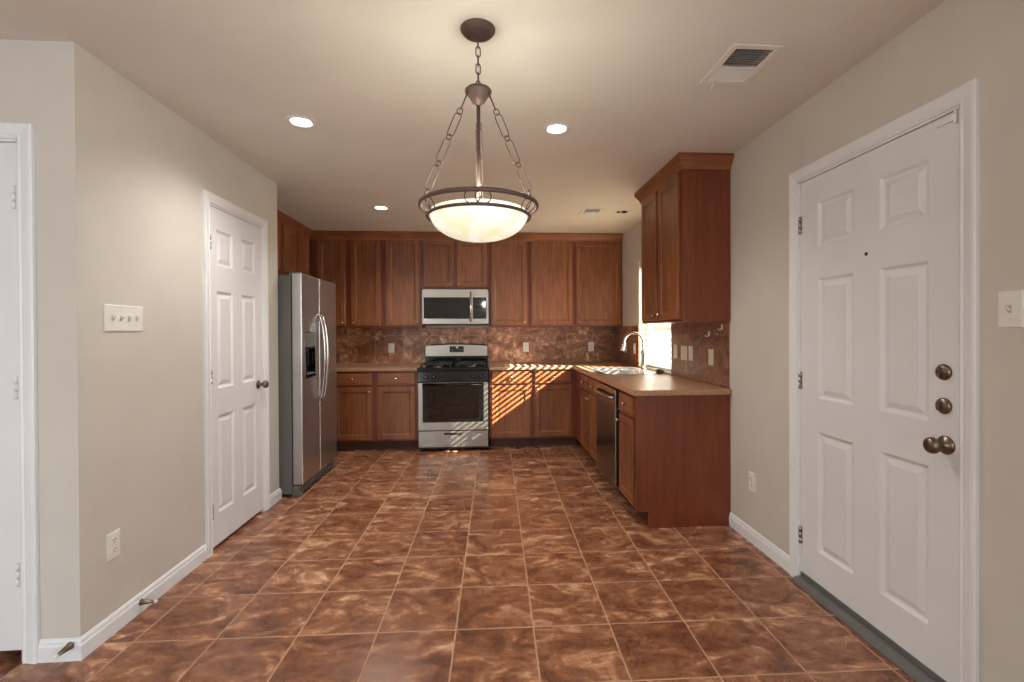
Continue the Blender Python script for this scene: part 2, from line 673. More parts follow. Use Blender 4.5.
# sink window: frame, sill, pane
r = thing('window_1', (XR + .09, (W0 + W1) / 2, WZ0))
struct(r, 'bright kitchen window over the sink')
mb = MB()
FW = Fr((XR + .12, 0), (0, 1), (-1, 0))
for a, b_ in ((W0, W0 + .035), (W1 - .035, W1)):
    FW.box(mb, a, b_, WZ0 + .02, WZ1, 0, .045)
FW.box(mb, W0, W1, WZ1 - .035, WZ1, 0, .046)
FW.box(mb, W0, W1, WZ0 + .02, WZ0 + .055, 0, .046)
mb.build('window_frame', M['white'], r)
MB().box((XR - .012, W0, WZ0), (XR + .12, W1, WZ0 + .02)).build('window_sill', M['white'], r, bevel=.003)
MB().box((XR + .095, W0 + .03, WZ0 + .05), (XR + .099, W1 - .03, WZ1 - .03)).build('pane', M['pane'], r)

# venetian blind hanging in the window recess
r = thing('window_blind', (XR + .045, (W0 + W1) / 2, WZ1 - .05), 'white horizontal slat blind hanging in the bright sink window', 'blind')
MB().box((XR + .012, W0 + .01, WZ1 - .085), (XR + .072, W1 - .01, WZ1 - .002)).build('head_rail', M['blind'], r, bevel=.003)
mb = MB()
tilt = radians(13.5)
z = WZ1 - .12
while z > WZ0 + .045:
    c = Vector((XR + .045, 0, z))
    d = Vector((-cos(tilt), 0, -sin(tilt))) * .0315
    nn = Vector((-sin(tilt), 0, cos(tilt))) * .0013
    L = []
    for y in (W0 + .012, W1 - .012):
        q = []
        for k, sg in ((-1, 1), (0, 1.9), (1, 1), (1, -1), (0, -.1), (-1, -1)):
            w_ = c + d * k + nn * sg
            q.append((w_.x, y, w_.z))
        L.append(q)
    mb.loops(L)
    z -= .0575
mb.build('slats', M['blind'], r)
mb = MB()
for y in (W0 + .14, (W0 + W1) / 2, W1 - .14):
    for x in (XR + .0135, XR + .0765):
        mb.box((x - .0006, y - .0012, WZ0 + .04), (x + .0006, y + .0012, WZ1 - .04))
mb.build('ladder_cords', M['blind'], r)
MB().box((XR + .022, W0 + .012, WZ0 + .028), (XR + .068, W1 - .012, WZ0 + .045)).build('bottom_rail', M['blind'], r, bevel=.003)

# yard outside the window, seen as glare
yard = MB().box((XR + .3, -100, -.15), (260, 400, -.1)).build('ground', M['yard'])
struct(yard, 'sunlit ground outside')
struct(MB().box((4.2, -14, -.1), (4.4, .6, 8.5)).build('wall_sun_block', M['yard']), 'pale wall added out of view to block sun')  # unseen wall added to keep direct sun out of the rear windows


# ---- doors -----------------------------------------------------------------
ROWS = [(.205, .795), (.955, 1.545), (1.695, 1.915)]


def slab_door(fr, u0, u1, z0, z1, cols, root, wf):
    """six panel door face at w=wf, .04 thick"""
    mb = MB()
    us = sorted([u0, u1] + [c for q in cols for c in q])
    zs = sorted([z0, z1] + [c for q in ROWS for c in q])
    bmv = {}

    def V(i, j):
        if (i, j) not in bmv:
            bmv[(i, j)] = mb.bm.verts.new(fr.p(us[i], zs[j], wf))
        return bmv[(i, j)]
    for i in range(len(us) - 1):
        for j in range(len(zs) - 1):
            if i % 2 == 1 and j % 2 == 1:
                ring = [V(i, j), V(i + 1, j), V(i + 1, j + 1), V(i, j + 1)]
                for ins, dw in ((.004, -.001), (.013, -.010), (.022, -.011), (.046, -.003), (.050, -.003)):
                    nr = [mb.bm.verts.new(q) for q in fr.rect(us[i] + ins, us[i + 1] - ins, zs[j] + ins, zs[j + 1] - ins, wf + dw)]
                    for k in range(4):
                        mb.face([ring[k], ring[(k + 1) % 4], nr[(k + 1) % 4], nr[k]])
                    ring = nr
                mb.face(ring)
            else:
                mb.face([V(i, j), V(i + 1, j), V(i + 1, j + 1), V(i, j + 1)])
    # edges and back
    nU, nZ = len(us) - 1, len(zs) - 1
    rim = [(i, 0) for i in range(nU)] + [(nU, j) for j in range(nZ)] + [(i, nZ) for i in range(nU, 0, -1)] + [(0, j) for j in range(nZ, 0, -1)]
    bk = [mb.bm.verts.new(fr.p(us[i], zs[j], wf - .04)) for i, j in rim]
    for k in range(len(rim)):
        a, b2 = V(*rim[k]), V(*rim[(k + 1) % len(rim)])
        mb.face([a, b2, bk[(k + 1) % len(rim)], bk[k]])
    mb.face(bk)
    return mb.build('door_panel', M['door'], root)


def casing(fr, u0, u1, zt, root, width=.058):
    prof = [(0, 0), (0, .009), (.006, .013), (.014, .010), (.022, .013), (.044, .018), (width - .004, .018), (width, .014), (width, 0)]
    mb = MB()
    L = []
    for (u, z, su, sz) in ((u0, 0, -1, 0), (u0, zt, -1, 1), (u1, zt, 1, 1), (u1, 0, 1, 0)):
        L.append([fr.p(u + su * d, z + sz * d, w) for d, w in prof])
    mb.loops(L)
    return mb.build('door_casing', M['white'], root)


def jamb(fr, u0, u1, zt, root, depth, t=.009):
    mb = MB()
    mb_ = [(u0, u0 + t, 0, zt), (u1 - t, u1, 0, zt), (u0, u1, zt - t, zt)]
    for a, b_, c, d in mb_:
        fr.box(mb, a, b_, c, d, -depth, .002)
    # door stop strips behind the slab
    for a, b_, c, d in ((u0 + t, u0 + .02, 0, zt - t), (u1 - .02, u1 - t, 0, zt - t), (u0 + .02, u1 - .02, zt - .02, zt - t)):
        fr.box(mb, a, b_, c, d, -.075, -.046)
    return mb.build('door_jamb', M['white'], root)


def hinge(fr, u, z, w, root, mat):
    mb = MB()
    for k in range(3):
        mb.lathe(fr.p(u, z - .044 + k * .03, w + .006), (0, 0, 1), [(.0055, 0), (.0055, .028)], 10)
    fr.box(mb, u - .012, u + .012, z - .044, z + .044, w - .001, w + .0025)
    return mb.build('hinge', mat, root)


def knob(fr, u, z, w, root, mat, name='door_knob', s=1.0):
    mb = MB()
    prof = [(.033, 0), (.033, .003), (.028, .008), (.013, .012), (.010, .026), (.014, .034), (.024, .040), (.029, .050), (.028, .060), (.020, .068), (.006, .071)]
    mb.lathe(fr.p(u, z, w), fr.w, [(a * s, b_ * s) for a, b_ in prof], 28)
    return mb.build(name, mat, root)


# entry door on the right wall
r = thing('door_1', (XR, (D0 + D1) / 2, 0))
struct(r, 'white six panel entry door with two deadbolts and a knob')
slab_door(RW, D0 + .011, D1 - .011, .05, 2.04, [(1.596, 1.812), (1.949, 2.173)], r, -.003)
casing(RW, D0, D1, 2.052, r)
jamb(RW, D0, D1, 2.052, r, .118)
for zz in (.24, 1.034, 1.826):
    hinge(RW, D1 - .010, zz, -.002, r, M['nickel'])
knob(RW, 1.532, .885, -.003, r, M['pewter'])
for zz in (1.022, 1.141):
    mb = MB()
    mb.lathe(RW.p(1.538, zz, -.003), RW.w, [(.029, 0), (.029, .004), (.025, .010), (.012, .014), (.004, .0145)], 26)
    for q in (0,):
        c = RW.p(1.538, zz, .010)
        mb.box((c.x - .016, c.y - .0045, c.z - .014), (c.x, c.y + .0045, c.z + .014))
    mb.build('deadbolt', M['pewter'], r, bevel=.002)
MB().lathe(RW.p(1.878, 1.613, -.004), RW.w, [(.0075, 0), (.0075, .004), (.004, .005), (.0035, .003)], 14).build('peephole', M['blackm'], r)
mb = MB()
RW.box(mb, 1.492, 1.565, 2.008, 2.032, -.003, .006)
RW.box(mb, 1.487, 1.497, 1.995, 2.04, -.003, .009)
mb.build('alarm_contact', M['plate'], r, bevel=.002)
mb = MB()
L = []
for y in (D0 + .010, D1 - .010):
    L.append([(XR - .045, y, 0), (XR - .045, y, .006), (XR - .034, y, .024), (XR - .012, y, .030), (XR + .045, y, .030), (XR + .045, y, 0)])
mb.loops(L).build('threshold', M['thresh'], r)
mb = MB()
RW.box(mb, D0 + .014, D1 - .014, .031, .052, -.035, .003)
mb.build('door_sweep', M['thresh'], r)
mb = MB().box((XR + .06, D0 - .1, 0), (XR + .12, D1 + .1, 2.1))

# pantry door on the left wall
r = thing('door_2', (XL, (P0 + P1) / 2, 0))
struct(r, 'narrow white six panel pantry door')
slab_door(LW, P0 + .011, P1 - .011, .022, 2.040, [(2.925, 3.108), (3.212, 3.392)], r, -.003)
casing(LW, P0, P1, 2.052, r)
jamb(LW, P0, P1, 2.052, r, .114)
for zz in (.24, 1.034, 1.826):
    hinge(LW, P0 + .010, zz, -.002, r, M['nickel'])
knob(LW, 3.425, .925, -.003, r, M['pewter'], s=.95)

# hall door in the wall that faces the camera
r = thing('door_3', ((HD0 + HD1) / 2, 1.963, 0))
struct(r, 'white hall door cut off by the left edge of the picture')
slab_door(HW, HD0 + .011, HD1 - .011, .045, 2.040, [(-2.53, -2.315), (-2.165, -1.925)], r, -.003)
casing(HW, HD0, HD1, 2.052, r)
jamb(HW, HD0, HD1, 2.052, r, .115)
for zz in (.345, 1.08, 1.825):
    hinge(HW, HD1 - .016, zz, .0, r, M['white'])
knob(HW, -2.575, .925, -.003, r, M['pewter'], s=.95)

# ---- baseboards ------------------------------------------------------------
BP = [(0, 0), (.013, 0), (.013, .058), (.009, .066), (.009, .074), (.004, .084), (0, .086)]
struct(MB().sweep([(XR, 2.99), (XR, D1 + .059)], BP, side=1).build('baseboard_right', M['white']))
struct(MB().sweep([(XR, D0 - .059), (XR, YREAR)], BP, side=1).build('baseboard_right_near', M['white']))
struct(MB().sweep([(HD1 + .059, 1.963), (XL, 1.963), (XL, P0 - .059)], BP, side=1).build('baseboard_left', M['white']))
struct(MB().sweep([(XL, P1 + .059), (XL, 3.739), (XL - .08, 3.739)], BP, side=1).build('baseboard_left_far', M['white']))
struct(MB().sweep([(XH, 1.963), (HD0 - .059, 1.963)], BP, side=1).build('baseboard_hall', M['white']))

# ------------------------------------------------------------------ cabinets
DP = [(0, 0), (0, .016), (.003, .019), (.046, .019), (.050, .0165), (.055, .0165), (.060, .010), (.066, .0085)]
WP = [(0, 0), (0, .014), (.005, .019), (.009, .019)]


def cab_knob(fr, u, z, w, root, name='knob'):
    MB().lathe(fr.p(u, z, w), fr.w, [(.007, 0), (.005, .008), (.006, .013), (.012, .017), (.0135, .022), (.011, .027), (.003, .029)], 14).build(name, M['nickel'], root)


def cab_door(fr, u0, u1, z0, z1, root, kn=None):
    mb = MB()
    fr.nest(mb, u0, u1, z0, z1, DP)
    d = mb.build('door', M['wood'], root)
    if kn:
        cab_knob(fr, kn[0], kn[1], .018, d)
    return d


def drawer(fr, u0, u1, z0, z1, root, kn=True):
    mb = MB()
    fr.nest(mb, u0, u1, z0, z1, WP)
    d = mb.build('drawer', M['woodh'], root)
    if kn:
        cab_knob(fr, (u0 + u1) / 2, (z0 + z1) / 2, .018, d)
    return d


def base_cab(fr, u0, u1, depth, label, fronts, hollow=False):
    """fronts: list of (kind,u0,u1,knob u)"""
    r = thing('base_cabinet', fr.p((u0 + u1) / 2, 0, -depth / 2), label, 'cabinet', 'base cabinets')
    mb = MB()
    a, b_ = u0 + .001, u1 - .001
    if hollow:
        fr.box(mb, a, b_, .105, .866, -.02, 0)
        fr.box(mb, a, a + .016, .105, .866, -depth, -.02)
        fr.box(mb, b_ - .016, b_, .105, .866, -depth, -.02)
        fr.box(mb, a + .016, b_ - .016, .105, .125, -depth, -.02)
        fr.box(mb, a + .016, b_ - .016, .125, .866, -depth, -depth + .01)
    else:
        fr.box(mb, a, b_, .105, .866, -depth, 0)
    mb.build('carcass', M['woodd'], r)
    mb = MB()
    fr.box(mb, u0 + .001, u1 - .001, 0, .105, -depth, -.075)
    mb.build('toe_kick', M['toe'], r)
    for f_ in fronts:
        if f_[0] == 'door':
            cab_door(fr, f_[1], f_[2], .125, .695, r, (f_[3], .645))
        elif f_[0] == 'drawer':
            drawer(fr, f_[1], f_[2], .715, .850, r, True)
        elif f_[0] == 'false':
            drawer(fr, f_[1], f_[2], .715, .850, r, True)
    return r


DB = YB - 5.155 - .01
base_cab(BACK, -2.30, -1.685, DB, 'brown base cabinet in the corner hidden behind the fridge', [])
base_cab(BACK, -1.683, -1.222, DB, 'brown base cabinet next to the fridge, left of the range', [('drawer', -1.655, -1.25, 0), ('door', -1.655, -1.25, -1.275)])
base_cab(BACK, -1.220, -.762, DB, 'brown base cabinet touching the left side of the range', [('drawer', -1.19, -.79, 0), ('door', -1.19, -.79, -.815)])
base_cab(BACK, .018, .495, DB, 'brown base cabinet right of the range, most striped by sunlight', [('drawer', .045, .468, 0), ('door', .045, .468, .44)])
base_cab(BACK, .497, 1.0, DB, 'brown base cabinet in the right corner below the sunlit counter', [('drawer', .523, .93, 0), ('door', .523, .93, .55)])

DS = XR - .975 - .006
# sink base + near end cabinet
base_cab(SIDE, 4.0, 5.15, DS, 'brown sink base cabinet between the dishwasher and the corner',
         [('false', 4.03, 4.38, 0), ('false', 4.42, 4.79, 0), ('door', 4.03, 4.38, 4.35), ('door', 4.42, 4.79, 4.45)], hollow=True)
r = base_cab(SIDE, 3.0, 3.388, DS, 'brown base cabinet with large plain end panel facing the room',
             [('drawer', 3.03, 3.36, 0), ('door', 3.03, 3.36, 3.33)])
mb = MB()
mb.cells((0, 2, 1), [.965, 1.045, XR - .002], [0, .105, .866], lambda x, z: not (x < 1.045 and z < .105), 2.985, 3.0)
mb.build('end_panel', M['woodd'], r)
MB().box((1.04, 2.978, 0), (XR - .015, 2.985, .016)).build('shoe_trim', M['woodd'], r)


def wall_cab(fr, u0, u1, z0, z1, depth, label, doors):
    r = thing('wall_cabinet', fr.p((u0 + u1) / 2, z0, -depth / 2), label, 'cabinet', 'wall cabinets')
    mb = MB()
    fr.box(mb, u0 + .001, u1 - .001, z0, z1, -depth, 0)
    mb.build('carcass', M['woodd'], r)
    for a, b_, kn in doors:
        cab_door(fr, a, b_, z0 + .02, 2.345, r, (kn, z0 + .055) if kn is not None else None)
    return r


DU = YB - 5.46 - .004
ZT = 2.40
wall_cab(BACKU, -1.995, -1.58, 1.345, ZT, DU, 'dark brown wall cabinet in the left corner behind the fridge', [(-1.925, -1.615, -1.645)])
wall_cab(BACKU, -1.578, -1.188, 1.345, ZT, DU, 'narrow brown wall cabinet second from the left corner', [(-1.55, -1.225, -1.52)])
wall_cab(BACKU, -1.186, -.752, 1.345, ZT, DU, 'brown wall cabinet touching the left side of the microwave', [(-1.155, -.775, -.80)])
wall_cab(BACKU, -.750, .020, 1.79, ZT, DU, 'short two-door brown wall cabinet above the microwave', [(-.728, -.388, -.415), (-.348, .000, -.322)])
wall_cab(BACKU, .022, .490, 1.345, ZT, DU, 'brown wall cabinet touching the right side of the microwave', [(.048, .462, .43)])
wall_cab(BACKU, .492, 1.022, 1.345, ZT, DU, 'lightest brown wall cabinet, between two others right of the microwave', [(.512, 1.002, .97)])
wall_cab(BACKU, 1.024, XR - .003, 1.345, ZT, DU, 'widest brown wall cabinet meeting the window wall', [(1.044, 1.585, 1.075)])
wall_cab(LEFTU, 3.745, 4.68, 1.875, ZT, .31, 'brown wall cabinet directly above the fridge', [(3.79, 4.20, None), (4.24, 4.65, None)])
wall_cab(LEFTU, 4.682, 5.438, 1.875, ZT, .31, 'two-door brown wall cabinet on the left wall beyond the fridge', [(4.72, 5.03, None), (5.07, 5.385, None)])
rc = wall_cab(SIDEU, 2.99, 3.80, 1.35, ZT, XR - 1.285 - .003, 'tall brown wall cabinet hanging on the window wall, near the entry door', [(3.03, 3.395, 3.36), (3.435, 3.765, 3.465)])
MB().box((1.278, 2.978, 1.35), (XR - .003, 2.99, ZT)).build('end_panel', M['woodd'], rc)

CP = [(0, 2.345), (.008, 2.345), (.012, 2.362), (.022, 2.380), (.040, 2.405), (.046, 2.418), (.046, 2.4385), (0, 2.4385)]
cr = MB().sweep([(-1.995, 3.745), (-1.995, 5.455), (XR - .003, 5.455)], CP, side=1).build('crown_molding', M['woodh'])
tag(cr, 'brown crown molding running over the back and left wall cabinets', 'crown molding')
MB().sweep([(XR - .003, 2.976), (1.280, 2.976), (1.280, 3.80), (XR - .003, 3.80)], CP, side=-1).build('crown_molding', M['woodh'], rc)

# ------------------------------------------------------------------ countertops, backsplash
SX0, SX1, SY0, SY1 = 1.03, 1.515, 4.035, 4.80
mb = MB().cells((0, 1, 2), [.012, .943, SX0, SX1, XR - .002], [2.965, SY0, SY1, 5.122, YB - .002],
                lambda x, y: (x > .943 or y > 5.122) and not (SX0 < x < SX1 and SY0 < y < SY1), .867, .905)
c = mb.build('countertop', M['lam'], bevel=.006)
tag(c, 'tan laminate L-shaped countertop holding the sink', 'countertop')
c = MB().box((-2.30, 5.122, .867), (-.757, YB - .002, .905)).build('countertop', M['lam'], bevel=.006)
tag(c, 'tan laminate countertop between the fridge and the range', 'countertop')

mb = MB().box((-2.3, YB - .010, .906), (XR - .012, YB - .001, 1.344))
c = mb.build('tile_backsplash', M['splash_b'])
tag(c, 'brown marbled tile backsplash along the back wall', 'backsplash')
mb = MB().box((XR - .010, 2.995, .906), (XR - .001, W0 - .001, 1.349))
c = mb.build('tile_backsplash', M['splash_r'])
tag(c, 'brown tile backsplash below the single cabinet near the entry door', 'backsplash')
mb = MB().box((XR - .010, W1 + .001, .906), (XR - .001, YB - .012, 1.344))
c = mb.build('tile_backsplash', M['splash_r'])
tag(c, 'narrow brown tile backsplash on the window wall between window and corner', 'backsplash')

# ------------------------------------------------------------------ sink + faucet
r = thing('kitchen_sink', ((SX0 + SX1) / 2, (SY0 + SY1) / 2, .905), 'stainless steel double sink set into the counter under the window', 'sink')
mb = MB()
mid = (SY0 + SY1) / 2
for (a, b_) in ((SY0 + .025, mid - .012), (mid + .012, SY1 - .025)):
    L = []
    for ins, zz in ((0, .9075), (.004, .903), (.010, .76), (.035, .742)):
        x0, x1, y0, y1 = SX0 + .025 + ins, SX1 - .105 - ins, a + ins, b_ - ins
        rr_ = .035
        q = []
        for cx_, cy_, a0 in ((x1 - rr_, y1 - rr_, 0), (x0 + rr_, y1 - rr_, 90), (x0 + rr_, y0 + rr_, 180), (x1 - rr_, y0 + rr_, 270)):
            for k in range(5):
                an = radians(a0 + k * 22.5)
                q.append((cx_ + rr_ * cos(an), cy_ + rr_ * sin(an), zz))
        L.append(q)
    mb.loops(L, cap0=False, cap1=True, smooth=False)
mb.build('basin', M['sinksteel'], r)
mb = MB().cells((0, 1, 2), [SX0 - .018, SX0 + .03, SX1 - .11, SX1 + .012], [SY0 - .018, SY0 + .03, mid - .016, mid + .016, SY1 - .03, SY1 + .018],
                lambda x, y: not (SX0 + .03 < x < SX1 - .11 and ((SY0 + .03 < y < mid - .016) or (mid + .016 < y < SY1 - .03))), .9055, .909)
mb.build('rim', M['sinksteel'], r, bevel=.0012)

fx, fy = 1.468, 4.32
r = thing('faucet', (fx, fy, .909), 'tall gooseneck pull-down faucet standing at the sink', 'faucet')
MB().lathe((fx, fy, .909), (0, 0, 1), [(.032, 0), (.032, .005), (.026, .012), (.023, .03), (.021, .155), (.024, .160), (.024, .185), (.016, .195), (.014, .20)], 24).build('body', M['chrome'], r)
pts = [(fx, fy, 1.10), (fx, fy, 1.18)]
R_ = .093
for k in range(13):
    a = pi * k / 12
    pts.append((fx - R_ + R_ * cos(a), fy, 1.18 + R_ * sin(a)))
pts.append((fx - 2 * R_ - .004, fy, 1.165))
MB().tube(pts, .0125, 12).build('spout', M['chrome'], r)
MB().lathe((fx - 2 * R_ - .003, fy, 1.172), (-.22, 0, -1), [(.013, 0), (.016, .01), (.018, .045), (.021, .07), (.018, .074)], 18).build('spray_head', M['chrome'], r)
MB().tube([(fx, fy - .02, 1.075), (fx + .004, fy - .045, 1.08), (fx + .008, fy - .085, 1.10)], [.008, .007, .005], 10).build('handle', M['chrome'], r)

r = thing('sink_brush', (1.553, 4.115, .905), 'small rounded black scrubber lying on the counter right of the faucet', 'scrubber')
MB().lathe((1.553, 4.115, .905), (0, 0, 1), [(.026, 0), (.036, .010), (.038, .022), (.030, .036), (.012, .043), (.003, .044)], 20).build('head', M['rubber'], r)
MB().tube([(1.54, 4.14, .925), (1.545, 4.20, .925), (1.553, 4.25, .918)], [.010, .008, .007], 10).build('handle', M['rubber'], r)

# ------------------------------------------------------------------ outlets, switches, hooks


def plate(fr, u, z, w0, kind, label, gangs=1, mat='plate', name='wall_outlet', cat='outlet', wd=None, grp=None):
    wd = wd or (.070 + .046 * (gangs - 1))
    r = thing(name, fr.p(u, z, w0), label, cat, grp)
    mb = MB()
    fr.nest(mb, u - wd / 2, u + wd / 2, z - .0575, z + .0575, [(0, w0 + .0005), (0, w0 + .003), (.003, w0 + .006), (.006, w0 + .006)])
    mb.build('cover_plate', M[mat], r)
    for g in range(gangs):
        uc = u + (g - (gangs - 1) / 2) * .046
        if kind == 'outlet':
            for dz in (-.020, .020):
                mb = MB()
                mb.lathe(fr.p(uc, z + dz, w0 + .006), fr.w, [(.0165, 0), (.0165, .0015), (.015, .002)], 20)
                so = mb.build('socket', M[mat], r)
                mb = MB()
                for du in (-.0065, .0065):
                    fr.box(mb, uc + du - .0012, uc + du + .0012, z + dz - .001, z + dz + .008, w0 + .0079, w0 + .0086)
                mb.lathe(fr.p(uc, z + dz - .008, w0 + .0079), fr.w, [(.0025, 0), (.0025, .0007)], 10)
                mb.build('slots', M['slot'], so)
        elif kind == 'toggle':
            mb = MB()
            fr.box(mb, uc - .005, uc + .005, z - .012, z + .012, w0 + .006, w0 + .0075)
            mb.build('toggle_surround', M['plate_d'], r)
            mb = MB()
            a = fr.p(uc, z - .004, w0 + .0075)
            b_ = fr.p(uc, z + .010, w0 + .020)
            mb.tube([a, b_], [.0045, .0035], 8)
            mb.build('toggle', M[mat], r)
            for dz in (-.030, .030):
                MB().lathe(fr.p(uc, z + dz, w0 + .006), fr.w, [(.003, 0), (.0025, .001)], 10).build('screw', M['plate'], r)
        elif kind == 'rocker':
            mb = MB()
            fr.nest(mb, uc - .0165, uc + .0165, z - .033, z + .033, [(0, w0 + .006), (0, w0 + .009), (.002, w0 + .0105)])
            mb.build('rocker', M[mat], r)
    return r


plate(LW, 2.20, 1.358, 0, 'toggle', 'wide white four-toggle switch plate on the left wall', 4, name='light_switch', cat='light switch', wd=.222)
plate(LW, 2.127, .378, 0, 'outlet', 'white outlet low on the left wall above the baseboard')
plate(RW, 1.325, 1.353, 0, 'toggle', 'white single toggle switch right of the entry door, at the picture edge', name='light_switch', cat='light switch')
plate(RW, 2.731, .369, 0, 'outlet', 'white outlet low on the wall between the base cabinet and entry door')
SPW = .010
G = 'outlets and switches on the backsplash'
plate(BW, -1.165, 1.096, SPW, 'outlet', 'white outlet on the back tiles between fridge and range', grp=G)
plate(BW, .475, 1.096, SPW, 'outlet', 'white outlet on the back tiles right of the range', grp=G)
plate(BW, 1.293, 1.097, SPW, 'outlet', 'white outlet on the back tiles near the right corner', grp=G)
plate(RW, 5.30, 1.097, SPW, 'rocker', 'almond plate on the narrow side tiles, nearest the corner behind the faucet', mat='plate_t', name='light_switch', cat='light switch', grp=G)
plate(RW, 4.965, 1.097, SPW, 'rocker', 'almond plate on the narrow side tiles, beside the far window edge', mat='plate_t', name='light_switch', cat='light switch', grp=G)
plate(RW, 3.862, 1.115, SPW, 'outlet', 'almond outlet on the side tiles nearest the window', mat='plate_t', grp=G)
plate(RW, 3.690, 1.110, SPW, 'rocker', 'wide almond double switch on the side tiles below the single wall cabinet', 2, 'plate_t', 'light_switch', 'light switch', grp=G)
plate(RW, 3.565, 1.112, SPW, 'rocker', 'almond single switch just right of the double switch on side tiles', 1, 'plate_t', 'light_switch', 'light switch', grp=G)
plate(RW, 3.232, 1.100, SPW, 'rocker', 'almond blank plate on the side tiles closest to the entry door', 1, 'plate_t', 'light_switch', 'light switch', grp=G)


def hook(u, z, label):
    mb = MB()
    RW.nest(mb, u - .011, u + .011, z - .018, z + .020, [(0, SPW + .0005), (0, SPW + .003), (.003, SPW + .005), (.005, SPW + .005)])
    o = mb.build('adhesive_hook', M['plate'], origin=RW.p(u, z, SPW))
    tag(o, label, 'hook', 'small white hooks on the side tiles')
    MB().tube([RW.p(u, z + .004, SPW + .005), RW.p(u, z - .012, SPW + .008), RW.p(u, z - .022, SPW + .017), RW.p(u, z - .018, SPW + .027), RW.p(u, z - .008, SPW + .030)], .0032, 8).build('prong', M['plate'], o)


hook(3.262, 1.268, 'small white adhesive hook on side tiles, lower and farther of the two')
hook(3.075, 1.315, 'small white adhesive hook just under the single cabinet, higher of the two')
c = MB().lathe(RW.p(3.14, 1.265, SPW), RW.w, [(.006, 0), (.006, .004), (.003, .006)], 12).build('screw_cap', M['plate'])
tag(c, 'tiny white round cap on the side tiles between the two hooks', 'wall cap')


def doorstop(o, d, label):
    o, d = Vector(o), Vector(d)
    r = thing('door_stop', o, label, 'door stop', 'door stops')
    MB().lathe(o, d, [(.015, 0), (.015, .003), (.0125, .008), (.0055, .058)], 16).build('cone', M['pewter'], r)
    MB().lathe(o + d * .058, d, [(.0075, 0), (.0075, .010), (.005, .013)], 14).build('tip', M['plate'], r)


doorstop((-1.645, 1.950, .062), (0, -1, 0), 'metal cone door stop on the short baseboard beside the hall door')
doorstop((-1.605, 2.27, .048), (1, 0, 0), 'metal cone door stop on the long baseboard under the left wall')

# ------------------------------------------------------------------ refrigerator (faces +X)
FX = -1.45
FF = Fr((FX, 0), (0, 1), (1, 0))
FY0, FY1, FS = 3.765, 4.60, 4.155
r = thing('refrigerator', (-1.85, (FY0 + FY1) / 2, 0), 'stainless side-by-side refrigerator with ice and water dispenser', 'refrigerator')
MB().box((XK + .05, FY0 + .006, .02), (FX - .085, FY1 - .006, 1.742)).build('body', M['fridge_side'], r, bevel=.004)
mb = MB()
FF.box(mb, FY0 + .006, FY1 - .006, .02, .088, -.080, -.030)
for k in range(5):
    FF.box(mb, FY0 + .08, FY1 - .08, .030 + k * .011, .034 + k * .011, -.030, -.026)
mb.build('base_grille', M['fridge_side'], r)
mb = MB()
for yy in (FY0 + .03, FY1 - .05):
    mb.box((FX - .09, yy - .02, 0), (FX - .02, yy + .035, .03))
mb.build('front_feet', M['fridge_side'], r, bevel=.004)
DPZ0, DPZ1, DPU0, DPU1 = .92, 1.29, 3.845, 4.055
mb = MB().cells((1, 2, 0), [FY0, DPU0, DPU1, FS - .003], [.095, DPZ0, DPZ1, 1.755], lambda y, z: not (DPU0 < y < DPU1 and DPZ0 < z < DPZ1), FX - .075, FX)
frz = mb.build('freezer_door', M['steelv'], r, bevel=.006)
frg = MB().box((FX - .075, FS + .003, .095), (FX, FY1, 1.755)).build('fridge_door', M['steelv'], r, bevel=.006)
for nm, sg, par in (('handle', -1, frz), ('handle', 1, frg)):
    u = FS + sg * .036
    pts = []
    for k in range(21):
        t = k / 20
        zz = .70 + t * .74
        bow = .012 + .042 * (sin(pi * t) ** .55)
        if k in (0, 20):
            bow = -.002
        pts.append(FF.p(u + sg * .0, zz, bow))
    MB().tube(pts, .0095, 10).build(nm, M['chrome'], par)
disp = thing('dispenser', (FX, (DPU0 + DPU1) / 2, DPZ0))
disp.parent = r
disp.location = Vector((FX, (DPU0 + DPU1) / 2, DPZ0)) - r.location
mb = MB()
FF.nest(mb, DPU0 + .001, DPU1 - .001, DPZ0 + .001, 1.172, [(0, -.072), (0, .002), (.012, .002), (.014, -.055)], cap1=True)
mb.build('cavity', M['bglass'], disp)
mb = MB()
FF.nest(mb, DPU0 + .001, DPU1 - .001, 1.172, DPZ1 - .001, [(0, -.07), (0, .001), (.004, .003), (.008, .003)])
mb.build('control_panel', M['fridge_side'], disp)
mb = MB()
for uu in (3.92, 3.99):
    FF.box(mb, uu - .018, uu + .018, 1.02, 1.13, -.045, -.035)
mb.build('paddles', M['rubber'], disp)
mb = MB()
FF.box(mb, DPU0 + .015, DPU1 - .015, .95, .958, -.05, .004)
mb.build('drip_tray', M['fridge_side'], disp)
mb = MB()
mb.box((FX - .10, FY0 + .012, 1.742), (FX - .012, FY0 + .055, 1.768))
mb.box((FX - .10, FY1 - .055, 1.742), (FX - .012, FY1 - .012, 1.768))
mb.build('hinge_cover', M['fridge_side'], r, bevel=.004)

